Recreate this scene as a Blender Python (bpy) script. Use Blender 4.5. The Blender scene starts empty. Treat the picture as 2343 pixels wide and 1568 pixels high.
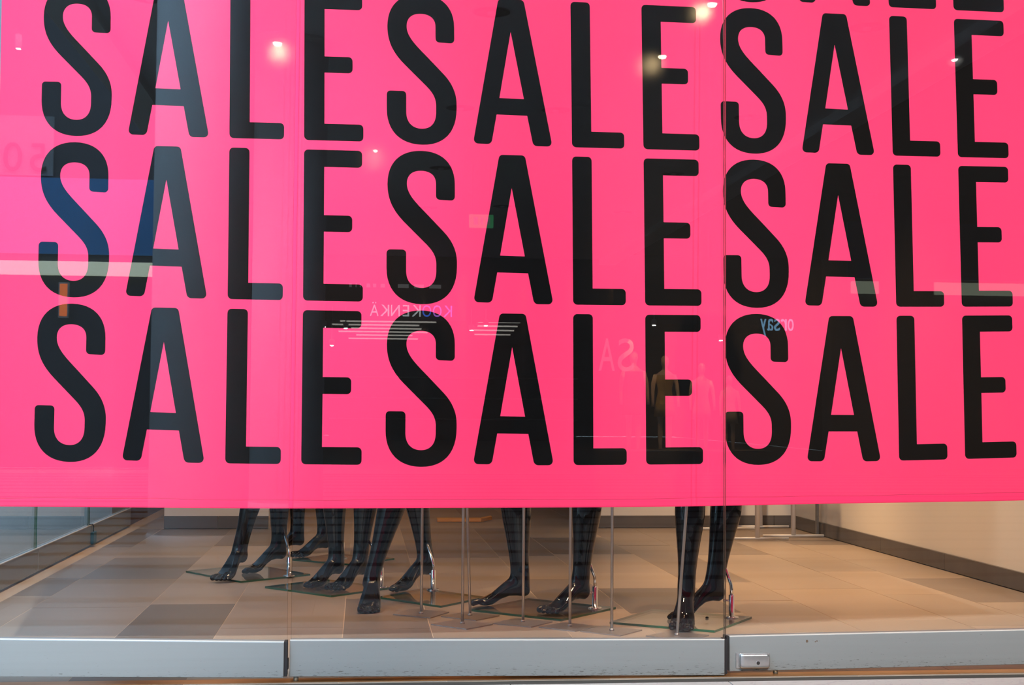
import bpy, bmesh, math, random
import numpy as np
from mathutils import Vector, Matrix, Euler
random.seed(7)
C = bpy.context.scene.collection
SC = bpy.context.scene
PI = math.pi

# ------------------------------------------------------------------ camera
FPX, YAW, PITCH, ROLL = 3211.79, .10544, .04736, .007
CAM = Vector((0, -4.0, .77))
fw = Vector((math.sin(YAW)*math.cos(PITCH), math.cos(YAW)*math.cos(PITCH), math.sin(PITCH)))
r0 = Vector((math.cos(YAW), -math.sin(YAW), 0)); u0 = r0.cross(fw)
rt = math.cos(ROLL)*r0 + math.sin(ROLL)*u0
up = -math.sin(ROLL)*r0 + math.cos(ROLL)*u0
cam = bpy.data.cameras.new('camera'); co = bpy.data.objects.new('camera', cam); C.objects.link(co)
cam.sensor_fit = 'HORIZONTAL'; cam.sensor_width = 36; cam.lens = FPX*36/2343
cam.clip_start = .05; cam.clip_end = 300
co.matrix_world = Matrix((( rt.x, up.x, -fw.x, CAM.x), (rt.y, up.y, -fw.y, CAM.y), (rt.z, up.z, -fw.z, CAM.z), (0, 0, 0, 1)))
SC.camera = co

# ------------------------------------------------------------------ light and exposure
SC.view_settings.view_transform = 'Standard'; SC.view_settings.look = 'None'
SC.view_settings.gamma = 1; SC.view_settings.use_curve_mapping = False
SC.view_settings.exposure = 1.0
SKY = (.58, .95, 1.36); SKY_K = 2.8
BANNER_FILL_W = 700
LAMP_W = 104; SPOT_W = 54
WARM = (1, .60, .30)
w = bpy.data.worlds.new('sky'); SC.world = w; w.use_nodes = True
bg = w.node_tree.nodes['Background']; bg.inputs[0].default_value = (*SKY, 1); bg.inputs[1].default_value = SKY_K
try:
    SC.cycles.use_denoising = True
    SC.cycles.transparent_max_bounces = 24
    SC.cycles.max_bounces = 10
    SC.cycles.sample_clamp_indirect = 6
    SC.cycles.caustics_reflective = False
    SC.cycles.caustics_refractive = False
except Exception:
    pass

# ------------------------------------------------------------------ helpers
def tag(o, label=None, cat=None, group=None, kind=None):
    if label: o['label'] = label
    if cat: o['category'] = cat
    if group: o['group'] = group
    if kind: o['kind'] = kind
    return o
def empty(name, loc=(0, 0, 0), rz=0, parent=None):
    o = bpy.data.objects.new(name, None); C.objects.link(o); o.location = loc; o.rotation_euler = (0, 0, rz)
    o.empty_display_size = .1
    if parent: o.parent = parent
    return o
def obj(name, bm, mat, parent=None, smooth=False, loc=None):
    me = bpy.data.meshes.new(name)
    bm.normal_update()
    bm.to_mesh(me); bm.free()
    for m in (mat if isinstance(mat, (list, tuple)) else [mat]): me.materials.append(m)
    if smooth:
        for p in me.polygons: p.use_smooth = True
    o = bpy.data.objects.new(name, me); C.objects.link(o)
    if parent: o.parent = parent
    if loc: o.location = loc
    return o
def bm_new(): return bmesh.new()
def box(bm, x0, x1, y0, y1, z0, z1, bev=0, seg=2):
    b = bmesh.new(); bmesh.ops.create_cube(b, size=1)
    for v in b.verts: v.co = Vector(((x0+x1)/2+v.co.x*(x1-x0), (y0+y1)/2+v.co.y*(y1-y0), (z0+z1)/2+v.co.z*(z1-z0)))
    if bev: bmesh.ops.bevel(b, geom=list(b.edges), offset=bev, segments=seg, affect='EDGES', profile=.5)
    me = bpy.data.meshes.new('t'); b.to_mesh(me); b.free(); bm.from_mesh(me); bpy.data.meshes.remove(me); return bm
def tube(bm, pts, r, n=14, cap=True):
    pts = [Vector(p) for p in pts]; rings = []
    for i, p in enumerate(pts):
        a = (pts[min(i+1, len(pts)-1)]-pts[max(i-1, 0)]).normalized()
        h = Vector((0, 0, 1)) if abs(a.z) < .9 else Vector((1, 0, 0))
        u = a.cross(h).normalized(); v = a.cross(u)
        rr = r[i] if isinstance(r, (list, tuple)) else r
        rings.append([bm.verts.new(p+u*rr*math.cos(2*PI*k/n)+v*rr*math.sin(2*PI*k/n)) for k in range(n)])
    for a, b in zip(rings, rings[1:]):
        for k in range(n): bm.faces.new((a[k], a[(k+1) % n], b[(k+1) % n], b[k]))
    if cap: bm.faces.new(rings[0][::-1]); bm.faces.new(rings[-1])
    bmesh.ops.recalc_face_normals(bm, faces=bm.faces)
    return bm
def lathe(bm, prof, n=24, c=(0, 0, 0)):
    c = Vector(c); rings = []
    for r, z in prof: rings.append([bm.verts.new(c+Vector((r*math.cos(2*PI*k/n), r*math.sin(2*PI*k/n), z))) for k in range(n)])
    for a, b in zip(rings, rings[1:]):
        for k in range(n): bm.faces.new((a[k], a[(k+1) % n], b[(k+1) % n], b[k]))
    bm.faces.new(rings[0][::-1]); bm.faces.new(rings[-1])
    bmesh.ops.recalc_face_normals(bm, faces=bm.faces); return bm
def hexa(bm, c8):
    """eight corners: bottom x0y0 x1y0 x1y1 x0y1 then top the same"""
    v = [bm.verts.new(p) for p in c8]
    for f in ((3, 2, 1, 0), (4, 5, 6, 7), (0, 1, 5, 4), (1, 2, 6, 5), (2, 3, 7, 6), (3, 0, 4, 7)): bm.faces.new([v[i] for i in f])
    return bm

# ------------------------------------------------------------------ materials
def mat(name, col, rough=.5, metal=0, spec=.5, noise=None, bump=0, bscale=60, emit=None, ek=0, coat=0):
    m = bpy.data.materials.new(name); m.use_nodes = True; nt = m.node_tree; p = nt.nodes['Principled BSDF']
    p.inputs['Base Color'].default_value = (*col, 1); p.inputs['Roughness'].default_value = rough
    p.inputs['Metallic'].default_value = metal; p.inputs['Specular IOR Level'].default_value = spec
    p.inputs['Coat Weight'].default_value = coat
    tc = nt.nodes.new('ShaderNodeTexCoord')
    if noise:
        amt, sc = noise[:2]; st = noise[2] if len(noise) > 2 else (1, 1, 1)
        mp = nt.nodes.new('ShaderNodeMapping'); mp.inputs['Scale'].default_value = st
        n = nt.nodes.new('ShaderNodeTexNoise'); n.inputs['Scale'].default_value = sc; n.inputs['Detail'].default_value = 5
        nt.links.new(tc.outputs['Object'], mp.inputs[0]); nt.links.new(mp.outputs[0], n.inputs['Vector'])
        mx = nt.nodes.new('ShaderNodeMix'); mx.data_type = 'RGBA'
        mx.inputs[6].default_value = (*[c*(1-amt) for c in col], 1); mx.inputs[7].default_value = (*[min(1, c*(1+amt)) for c in col], 1)
        nt.links.new(n.outputs['Fac'], mx.inputs[0]); nt.links.new(mx.outputs[2], p.inputs['Base Color'])
    if bump:
        n2 = nt.nodes.new('ShaderNodeTexNoise'); n2.inputs['Scale'].default_value = bscale; n2.inputs['Detail'].default_value = 4
        nt.links.new(tc.outputs['Object'], n2.inputs['Vector'])
        b = nt.nodes.new('ShaderNodeBump'); b.inputs['Strength'].default_value = bump; b.inputs['Distance'].default_value = .01
        nt.links.new(n2.outputs['Fac'], b.inputs['Height']); nt.links.new(b.outputs[0], p.inputs['Normal'])
    if emit: p.inputs['Emission Color'].default_value = (*emit, 1); p.inputs['Emission Strength'].default_value = ek
    return m
def pane_mat(name, tint, f0=.043, rough=0.0):
    """clear float glass: passes light straight through and mirrors by the Fresnel law on each face"""
    m = bpy.data.materials.new(name); m.use_nodes = True; nt = m.node_tree; nt.nodes.clear()
    N = nt.nodes.new; L = nt.links.new
    out = N('ShaderNodeOutputMaterial'); mix = N('ShaderNodeMixShader'); tr = N('ShaderNodeBsdfTransparent'); gl = N('ShaderNodeBsdfGlossy')
    tr.inputs[0].default_value = (*tint, 1); gl.inputs['Roughness'].default_value = rough
    g = N('ShaderNodeNewGeometry'); d = N('ShaderNodeVectorMath'); d.operation = 'DOT_PRODUCT'
    L(g.outputs['Normal'], d.inputs[0]); L(g.outputs['Incoming'], d.inputs[1])
    a = N('ShaderNodeMath'); a.operation = 'ABSOLUTE'; L(d.outputs['Value'], a.inputs[0])
    s = N('ShaderNodeMath'); s.operation = 'SUBTRACT'; s.inputs[0].default_value = 1; L(a.outputs[0], s.inputs[1])
    q = N('ShaderNodeMath'); q.operation = 'POWER'; L(s.outputs[0], q.inputs[0]); q.inputs[1].default_value = 5
    f = N('ShaderNodeMath'); f.operation = 'MULTIPLY_ADD'; L(q.outputs[0], f.inputs[0]); f.inputs[1].default_value = 1-f0; f.inputs[2].default_value = f0
    L(f.outputs[0], mix.inputs[0]); L(tr.outputs[0], mix.inputs[1]); L(gl.outputs[0], mix.inputs[2]); L(mix.outputs[0], out.inputs[0])
    return m
def fabric_mat(name, col, trans, thru):
    """printed banner cloth: diffuse, a little translucent, and a weave that lets a lamp behind it glow through"""
    m = bpy.data.materials.new(name); m.use_nodes = True; nt = m.node_tree; p = nt.nodes['Principled BSDF']; out = nt.nodes['Material Output']
    N = nt.nodes.new; L = nt.links.new
    p.inputs['Base Color'].default_value = (*col, 1); p.inputs['Roughness'].default_value = .8; p.inputs['Specular IOR Level'].default_value = .04
    t = N('ShaderNodeBsdfTranslucent'); t.inputs[0].default_value = (*[min(1, c*1.1) for c in col], 1)
    r = N('ShaderNodeBsdfRefraction'); r.inputs['IOR'].default_value = .955; r.inputs['Roughness'].default_value = .48; r.inputs[0].default_value = (1, .9, .7, 1)
    tc = N('ShaderNodeTexCoord'); n = N('ShaderNodeTexNoise'); n.inputs['Scale'].default_value = 420; n.inputs['Detail'].default_value = 2
    L(tc.outputs['Object'], n.inputs['Vector']); b = N('ShaderNodeBump'); b.inputs['Strength'].default_value = .12; b.inputs['Distance'].default_value = .002
    L(n.outputs['Fac'], b.inputs['Height']); L(b.outputs[0], p.inputs['Normal']); L(b.outputs[0], r.inputs['Normal'])
    m1 = N('ShaderNodeMixShader'); m1.inputs[0].default_value = trans; L(p.outputs[0], m1.inputs[1]); L(t.outputs[0], m1.inputs[2])
    tp = N('ShaderNodeBsdfTransparent'); m3 = N('ShaderNodeMixShader'); L(r.outputs[0], m3.inputs[1]); L(tp.outputs[0], m3.inputs[2]); m3.inputs[0].default_value = .3
    m2 = N('ShaderNodeMixShader'); m2.inputs[0].default_value = thru; L(m1.outputs[0], m2.inputs[1]); L(m3.outputs[0], m2.inputs[2])
    L(m2.outputs[0], out.inputs[0]); return m
def stone_mat(name, col, amt=.12, rough=.45, sc=3.0, stretch=(1, 1, 1), spec=.4):
    m = mat(name, col, rough, 0, spec, (amt, sc, stretch), .04, 140); return m
def rail_mat():
    m = mat('brushed_aluminium', (.285, .30, .30), .42, .35, .5, (.06, 3, (.4, 1, 20)))
    nt = m.node_tree; p = nt.nodes['Principled BSDF']; N = nt.nodes.new; L = nt.links.new
    # scuffs and kicked-up dirt, denser near the foot of the rail
    g = N('ShaderNodeTexCoord'); mp = N('ShaderNodeMapping'); mp.inputs['Scale'].default_value = (9, 9, 60)
    L(g.outputs['Object'], mp.inputs[0]); n = N('ShaderNodeTexNoise'); n.inputs['Scale'].default_value = 5; n.inputs['Detail'].default_value = 6; n.inputs['Roughness'].default_value = .7
    L(mp.outputs[0], n.inputs['Vector'])
    sx = N('ShaderNodeSeparateXYZ'); L(g.outputs['Object'], sx.inputs[0])
    mr = N('ShaderNodeMapRange'); mr.inputs[1].default_value = .006; mr.inputs[2].default_value = .06; mr.inputs[3].default_value = .535; mr.inputs[4].default_value = .655
    L(sx.outputs['Z'], mr.inputs[0])
    gt = N('ShaderNodeMath'); gt.operation = 'SUBTRACT'; L(n.outputs['Fac'], gt.inputs[0]); L(mr.outputs[0], gt.inputs[1])
    ml = N('ShaderNodeMath'); ml.operation = 'MULTIPLY'; ml.use_clamp = True; L(gt.outputs[0], ml.inputs[0]); ml.inputs[1].default_value = 14
    mx = N('ShaderNodeMix'); mx.data_type = 'RGBA'; src = p.inputs['Base Color'].links[0].from_socket
    L(src, mx.inputs[6]); mx.inputs[7].default_value = (.09, .085, .075, 1); L(ml.outputs[0], mx.inputs[0]); L(mx.outputs[2], p.inputs['Base Color'])
    return m

M = dict(
    pink=fabric_mat('pink_cloth', (.95, .046, .155), .16, .025), seam=mat('seam_thread', (.45, .01, .05), .8), black=fabric_mat('black_print', (.003, .003, .0034), .01, .010),
    glass=pane_mat('shop_glass', (.985, .992, .988)), sideglass=pane_mat('side_glass', (.96, .98, .97)), plateglass=pane_mat('base_glass', (.965, .985, .972), .05),
    gedge=mat('glass_edge_green', (.012, .09, .045), .12, 0, .8), pedge=mat('pane_edge', (.12, .08, .05), .25, 0, .6),
    rail=rail_mat(), railtop=mat('rail_bead', (.66, .63, .57), .35, .1), rubber=mat('black_rubber', (.012, .01, .012), .6),
    chrome=mat('chrome', (.82, .82, .82), .06, 1), dullchrome=mat('worn_chrome', (.60, .60, .60), .30, .9, .5, (.12, 60)), hole=mat('keyhole_dark', (.02, .018, .016), .7),
    pin=mat('steel_pin', (.30, .34, .34), .4, .6), rod=mat('steel_rod', (.47, .47, .47), .32, .6), plate=mat('steel_base', (.36, .32, .30), .35, .7, .5, (.1, 30)),
    body=mat('gloss_black', (.004, .0032, .0034), .045, 0, .34, coat=0),
    wall=mat('warm_white_wall', (.72, .68, .62), .75, 0, .3, (.03, 2)), base=mat('stone_baseboard', (.105, .095, .088), .5, 0, .4, (.22, 9), .05, 60),
    rack=mat('white_enamel', (.74, .72, .70), .3), post=mat('grey_post', (.22, .21, .20), .35, .6), rear=mat('brown_rear_wall', (.16, .09, .045), .7, 0, .3, (.2, 4)),
    dark=mat('dark_trim', (.05, .043, .04), .55), grout=mat('grout', (.52, .41, .31), .8), wood=mat('orange_wood', (.75, .34, .09), .45, 0, .4, (.25, 8, (.3, 6, 6))),
    ceil=mat('shop_ceiling', (.62, .60, .56), .8), lockblue=mat('blue_box', (.02, .12, .20), .4), threshold=mat('dark_threshold', (.045, .038, .028), .7, 0, .5, (.3, 14, (.3, 3, 1))),
    brass=mat('brass_strip', (.62, .30, .11), .3, .8, .5, (.25, 9, (.5, 4, 1))), lens=mat('lamp_lens', (1, 1, 1), .5, emit=(1, .78, .5), ek=300), dimlens=mat('dim_lamp_lens', (1, 1, 1), .5, emit=(1, .75, .45), ek=240), can=mat('lamp_can', (.55, .54, .52), .4),
    pave=stone_mat('light_paving', (.26, .25, .235), .10, .8, 5, spec=.08), pavedk=stone_mat('dark_paving', (.045, .04, .036), .2, .8, 7, spec=.05),
    tile=[stone_mat('floor_stone_'+'abcde'[i], c, .10, .40, 2.2, (1, 2.2, 1)) for i, c in enumerate([(.36, .285, .225), (.33, .265, .21), (.30, .24, .19), (.205, .165, .135), (.155, .128, .108)])],
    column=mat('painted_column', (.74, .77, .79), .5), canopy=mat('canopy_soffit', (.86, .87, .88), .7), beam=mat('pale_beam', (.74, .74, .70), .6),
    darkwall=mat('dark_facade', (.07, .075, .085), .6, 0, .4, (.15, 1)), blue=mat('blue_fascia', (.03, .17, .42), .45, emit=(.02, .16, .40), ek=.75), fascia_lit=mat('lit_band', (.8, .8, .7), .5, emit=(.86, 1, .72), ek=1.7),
    shopdark=mat('shop_interior', (.035, .028, .03), .8), tubelight=mat('tube_light', (1, 1, 1), .5, emit=(1, .95, .85), ek=1.4), sign_white=mat('sign_white', (1, 1, 1), .5, emit=(.85, .95, 1), ek=1.8),
    sign_blue=mat('sign_blue', (.1, .2, 1), .5, emit=(.05, .2, 1), ek=2.4), sign_violet=mat('sign_violet', (.5, .2, .9), .5, emit=(.55, .2, .9), ek=3), sign_sky=mat('sign_sky', (.3, .7, 1), .5, emit=(.3, .65, 1), ek=2.2),
    green=mat('exit_green', (.05, .5, .15), .5, emit=(.1, .8, .3), ek=.6), dimtext=mat('dim_text', (.75, .75, .75), .5, emit=(.8, .8, .8), ek=.35), redlamp=mat('red_lamp', (.9, .2, .05), .5, emit=(1, .22, .05), ek=2.2),
    spotlens=mat('spot_lens', (1, 1, 1), .5, emit=(1, 1, .95), ek=22), skin=mat('ivory_mannequin', (.72, .55, .42), .45), garment=[mat('red_cloth', (.5, .06, .07), .8), mat('ochre_cloth', (.55, .36, .12), .8), mat('cream_cloth', (.6, .5, .38), .8)],
    facade=mat('beige_building', (.42, .39, .35), .8), socket=mat('dark_socket', (.03, .03, .03), .5),
)
# fine veins on the light paving
def veins(m):
    nt = m.node_tree; p = nt.nodes['Principled BSDF']; N = nt.nodes.new; L = nt.links.new
    g = N('ShaderNodeTexCoord'); n = N('ShaderNodeTexNoise'); n.inputs['Scale'].default_value = 9; n.inputs['Detail'].default_value = 8; n.inputs['Distortion'].default_value = 1.6
    L(g.outputs['Object'], n.inputs['Vector'])
    s = N('ShaderNodeMath'); s.operation = 'SUBTRACT'; L(n.outputs['Fac'], s.inputs[0]); s.inputs[1].default_value = .5
    a = N('ShaderNodeMath'); a.operation = 'ABSOLUTE'; L(s.outputs[0], a.inputs[0])
    r = N('ShaderNodeMapRange'); r.inputs[1].default_value = 0; r.inputs[2].default_value = .025; r.inputs[3].default_value = .28; r.inputs[4].default_value = 0; L(a.outputs[0], r.inputs[0])
    mx = N('ShaderNodeMix'); mx.data_type = 'RGBA'; src = p.inputs['Base Color'].links[0].from_socket
    L(src, mx.inputs[6]); mx.inputs[7].default_value = (.30, .24, .27, 1); L(r.outputs[0], mx.inputs[0]); L(mx.outputs[2], p.inputs['Base Color'])
M['pave_near_lit'] = stone_mat('light_paving_near_lit', (.56, .51, .44), .10, .7, 5, spec=.1)  # lighter copy of the paving stone: light near the window put into its colour
veins(M['pave']); veins(M['pave_near_lit'])

# ================================================================== SETTING
XL, XR, YB = -1.47, 2.83, 5.06
ST = 'structure'
# ---- interior stone floor: a bed and every slab
floor = obj('floor', box(bm_new(), XL-.03, XR+.1, .0, 9.6, -.06, -.0007), M['grout']); tag(floor, 'warm grey stone floor of the shop window', kind=ST)
strips = [-1.405, -1.245, -.813, -.485, -.059, .245, .715, 1.015, 1.447, 1.75, 2.18, 2.48, 2.83]
cuts = {0: [.9, 1.9, 2.5, 3.05, 3.9], 1: [1.55, 2.45, 3.35, 4.6], 2: [.55, 1.62, 2.75, 3.95], 3: [1.0, 1.93, 2.9, 4.1], 4: [.35, .96, 1.75, 2.65, 3.7], 5: [.75, 2.1, 3.3, 4.3], 6: [.5, 1.4, 2.35, 3.36],
        7: [.62, 1.28, 2.01, 2.58, 3.44, 4.4], 8: [.8, 1.6, 2.2, 3.0, 3.9], 9: [1.05, 1.95, 3.37, 4.2], 10: [.9, 1.75, 2.6, 3.2, 4.1], 11: [.7, 1.5, 2.3, 3.1, 3.9]}
shade = {(0, 2): 3, (0, 3): 2, (1, 2): 3, (1, 4): 4, (1, 3): 2, (2, 1): 4, (2, 0): 4, (2, 4): 3, (2, 2): 1, (3, 0): 1, (3, 1): 2, (4, 1): 3, (4, 0): 2, (4, 4): 3, (7, 2): 4, (7, 1): 1, (7, 5): 4, (7, 4): 2, (7, 3): 1, (9, 3): 3, (9, 4): 3, (9, 2): 1, (9, 1): 0,
         (8, 4): 3, (10, 4): 2, (10, 5): 3, (11, 4): 2, (11, 3): 2, (6, 2): 3, (5, 3): 3, (6, 4): 4, (5, 4): 3, (8, 5): 3, (8, 2): 1}
for i in range(12):
    x0, x1 = strips[i], strips[i+1]
    ys = [.0]+cuts[i]+[YB]
    y = YB
    while y < 9.3: y += random.uniform(.7, 1.2); ys.append(y)
    for j, (ya, yb) in enumerate(zip(ys, ys[1:])):
        k = shade.get((i, j), random.choice([0, 0, 1, 1, 2, 2, 3]))
        g = .0016
        b = bm_new(); z = random.uniform(-.0004, .0004)
        box(b, x0+g, x1-g, ya+g, yb-g, -.02, z)
        obj('tile', b, M['tile'][k], floor)
b = bm_new(); box(b, XL-.02, strips[0]-.002, 0, YB, -.02, -.001); obj('edge_strip', b, M['tile'][3], floor)

# ---- walls and skirting
tag(obj('wall_right', box(bm_new(), XR, XR+.12, .12, 9.6, 0, 3.0), M['wall']), 'warm white side wall at the right', kind=ST)
tag(obj('wall_back', box(bm_new(), -1.235, -.585, YB, YB+.14, 0, 3.0), M['wall']), 'white back wall stub at the left', kind=ST)
tag(obj('wall_back', box(bm_new(), 1.53, XR, YB, YB+.14, 0, 3.0), M['wall']), 'white back wall at the right', kind=ST)
tag(obj('wall_rear', box(bm_new(), XL-.1, XR+.12, 9.6, 9.7, 0, 3.0), M['rear']), 'dark brown rear wall of the shop', kind=ST)
tag(obj('wall_left', box(bm_new(), XL-.12, XL-.02, YB+.2, 9.6, 0, 3.0), M['rear']), 'dark side wall deep in the shop', kind=ST)
tag(obj('ceiling', box(bm_new(), XL-.12, XR+.12, .10, 9.7, 3.0, 3.1), M['ceil']), 'shop ceiling', kind=ST)
br = empty('baseboard_right'); tag(br, 'dark stone skirting along the right wall', kind=ST)
yy = [.2, .92, 1.75, 2.6, 3.45, 4.3, YB-.014]
for a, c in zip(yy, yy[1:]):
    obj('stone_piece', box(bm_new(), XR-.012, XR-.0005, a+.001, c-.001, .004, .084, .0015, 1), M['base'], br)
bb = empty('baseboard_back'); tag(bb, 'dark stone skirting along the back wall', kind=ST)
for a, c in ((-1.235, -.9), (-.9, -.585), (1.53, 2.1), (2.1, 2.7), (2.7, 2.818)):
    obj('stone_piece', box(bm_new(), a+.001, c-.001, YB-.014, YB-.0005, .004, .082, .0015, 1), M['base'], bb)

# ---- facade header above the glass (out of frame)
tag(obj('wall_front', box(bm_new(), -9, 12, -.02, .12, 3.0, 6.5), M['facade']), 'facade above the shop window', kind=ST)
tag(obj('wall_front', box(bm_new(), XR+.02, 12, -.02, .12, 0, 3.0), M['facade']), 'facade pier at the right', kind=ST)

# ---- glass panels on their aluminium rails
def panel(n, x0, x1, y, zb0, zb1, zt0, zt1, gx0, gx1, gtop=2.93, capL=False, capR=False, D=.046, label=''):
    root = empty('window_%d' % n, (0, 0, 0)); tag(root, label, kind=ST)
    def zb(x): return zb0+(zb1-zb0)*(x-x0)/(x1-x0)
    def zt(x): return zt0+(zt1-zt0)*(x-x0)/(x1-x0)
    b = bm_new(); e = .0025
    hexa(b, [(x0, y, zb0), (x1, y, zb1), (x1, y+D, zb1), (x0, y+D, zb0), (x0, y, zt0-e), (x1, y, zt1-e), (x1, y+D, zt1-e), (x0, y+D, zt0-e)])
    bmesh.ops.bevel(b, geom=list(b.edges), offset=.0012, segments=1, affect='EDGES')
    obj('bottom_rail', b, M['rail'], root)
    b = bm_new()
    hexa(b, [(x0, y+.001, zt0-e), (x1, y+.001, zt1-e), (x1, y+.008, zt1-e), (x0, y+.008, zt0-e), (x0, y+.001, zt0), (x1, y+.001, zt1), (x1, y+.008, zt1), (x0, y+.008, zt0)])
    obj('rail_bead', b, M['railtop'], root)
    ym = y+D/2
    b = bm_new()
    box(b, gx0, gx1, ym-.006, ym+.006, min(zt0, zt1)-.01, gtop)
    for f in b.faces: f.material_index = 1 if abs(f.normal.y) < .5 else 0
    o = obj('glass_pane', b, [M['glass'], M['pedge']], root)
    for f in o.data.polygons: f.material_index = 1 if abs(f.normal.y) < .5 else 0
    obj('top_rail', box(bm_new(), x0, x1, y, y+D, gtop-.01, 3.0), M['rail'], root)
    for flag, xa, xb in ((capL, x0-.008, x0), (capR, x1, x1+.009)):
        if flag:
            b = bm_new(); xm = x0 if flag is capL and xa < x0 else x1
            box(b, xa, xb, y+.004, y+D, zb(xm)+.003, zt(xm)-.002)
            obj('end_cap', b, M['rubber'], root)
    return root
W1 = panel(1, -1.43, -.211, 0.0, .036, .016, .142, .1165, -1.43, -.2035, capR=True, label='left frameless glass panel on a bluish aluminium bottom rail')
W2 = panel(2, -.1955, 1.052, .02, .015, .003, .118, .107, -.1935, 1.056, capR=True, label='middle frameless glass panel on an aluminium bottom rail')
W3 = panel(3, 1.0715, 2.80, .04, .010, .029, .113, .132, 1.0655, 2.80, capL=True, label='right frameless glass panel on an aluminium bottom rail with a chrome lock')
obj('latch_block', box(bm_new(), -.2030, -.1985, .010, .036, .037, .066, .001, 1), M['rubber'], W1)
# chrome floor lock on the right rail
lx0, lx1, lz0, lz1 = 1.099, 1.189, .0195, .0630
lk = obj('lock_plate', box(bm_new(), lx0-.009, lx1+.0025, .0385, .0415, lz0-.0015, lz1+.001, .0012, 1), M['dullchrome'], W3)
b = bm_new(); loops = []
for yy_, ins in ((.0395, 0), (.0305, 0), (.0275, .0006), (.0252, .0019), (.0238, .0040), (.0230, .0066)):
    cr = .009-ins*.5; ring = []
    for cx_, cz_, a0 in ((lx1-ins-cr, lz1-ins-cr, 0), (lx0+ins*1.9+cr, lz1-ins-cr, PI/2), (lx0+ins*1.9+cr, lz0+ins+cr, PI), (lx1-ins-cr, lz0+ins+cr, 1.5*PI)):
        for k in range(6): a_ = a0+PI/2*k/5; ring.append(b.verts.new((cx_+cr*math.cos(a_), yy_, cz_+cr*math.sin(a_))))
    loops.append(ring)
for r1, r2 in zip(loops, loops[1:]):
    for k in range(24): b.faces.new((r1[k], r1[(k+1) % 24], r2[(k+1) % 24], r2[k]))
b.faces.new(loops[-1]); bmesh.ops.recalc_face_normals(b, faces=b.faces)
lc = obj('lock_case', b, M['dullchrome'], W3, True)
b = bm_new()
kc = Vector((1.1525, .0006, .0365))
for r, ya, yb in ((.0066, .0219, .0235), ):
    n = 20
    o1 = [b.verts.new(kc+Vector((r*math.cos(2*PI*k/n), ya, r*math.sin(2*PI*k/n)))) for k in range(n)]
    o2 = [b.verts.new(kc+Vector((r*1.15*math.cos(2*PI*k/n), yb, r*1.15*math.sin(2*PI*k/n)))) for k in range(n)]
    i1 = [b.verts.new(kc+Vector((r*.78*math.cos(2*PI*k/n), ya, r*.78*math.sin(2*PI*k/n)))) for k in range(n)]
    for k in range(n):
        b.faces.new((o1[k], o2[k], o2[(k+1) % n], o1[(k+1) % n])); b.faces.new((i1[k], o1[k], o1[(k+1) % n], i1[(k+1) % n]))
bmesh.ops.recalc_face_normals(b, faces=b.faces)
obj('keyhole_ring', b, M['dullchrome'], lc)
b = bm_new(); n = 20
b.faces.new([b.verts.new(kc+Vector((.0053*math.cos(2*PI*k/n), .0221, .0053*math.sin(2*PI*k/n)))) for k in range(n)])
obj('keyhole', b, M['hole'], lc)
# floor bolts under the rails
for W, x, y, zt in ((W2, -.178, .034, .018), (W2, .988, .034, .006), (W3, 1.213, .054, .016)):
    b = bm_new(); lathe(b, [(.0072, .0001), (.0072, zt-.002), (.006, zt)], 16, (x, y, 0)); obj('floor_bolt', b, M['pin'], W, True)
# chipped screw holes in the right rail
for x, z, r in ((1.304, .0955, .0042), (1.334, .0955, .0022), (1.329, .0935, .0018), (1.322, .097, .0007), (1.341, .0955, .0008)):
    b = bm_new(); n = 11
    b.faces.new([b.verts.new((x+r*random.uniform(.8, 1.15)*math.cos(2*PI*k/n), .0397, z+r*random.uniform(.8, 1.15)*math.sin(2*PI*k/n))) for k in range(n)])
    obj('paint_chip', b, mat('rust_chip', (.13, .09, .06), .8) if 'rust_chip' not in bpy.data.materials else bpy.data.materials['rust_chip'], W3)
# threshold
tag(obj('trim_1', box(bm_new(), -1.6, XR, -.047, .012, -.05, -.0015, .001, 1), M['threshold']), 'dark metal threshold under the glass', kind=ST)
tag(obj('trim_2', box(bm_new(), -1.47, XR, .013, .072, -.03, .0006), M['brass']), 'brass strip behind the threshold', kind=ST)

# ---- glazed left side of the shop window
S = empty('window_4'); tag(S, 'glazed left side of the shop window on a grey kick rail', kind=ST)
for a, c in ((.09, 2.655), (2.665, 3.915), (3.925, YB+.18)):
    b = bm_new(); box(b, XL-.03, XL, a, c, .012, .118, .0015, 1); obj('side_rail', b, M['rail'], S)
    b = bm_new(); box(b, XL-.004, XL+.004, a, c, .118, .1215); obj('rail_bead', b, M['railtop'], S)
    b = bm_new(); box(b, XL-.020, XL-.010, a+.003, c-.003, .11, 2.95)
    o = obj('glass_pane', b, [M['sideglass'], M['gedge']], S)
    for f in o.data.polygons: f.material_index = 1 if abs(f.normal.x) < .5 else 0
lb = obj('lock_box', box(bm_new(), XL+.001, XL+.018, 3.90, 3.985, .016, .082, .003, 2), M['lockblue'], S)
b = bm_new(); tube(b, [(XL+.008, 3.945, .080), (XL+.008, 3.945, .112), (XL+.006, 3.93, .122), (XL-.004, 3.90, .124)], .003, 8); obj('cable', b, M['rubber'], lb, True)

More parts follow.
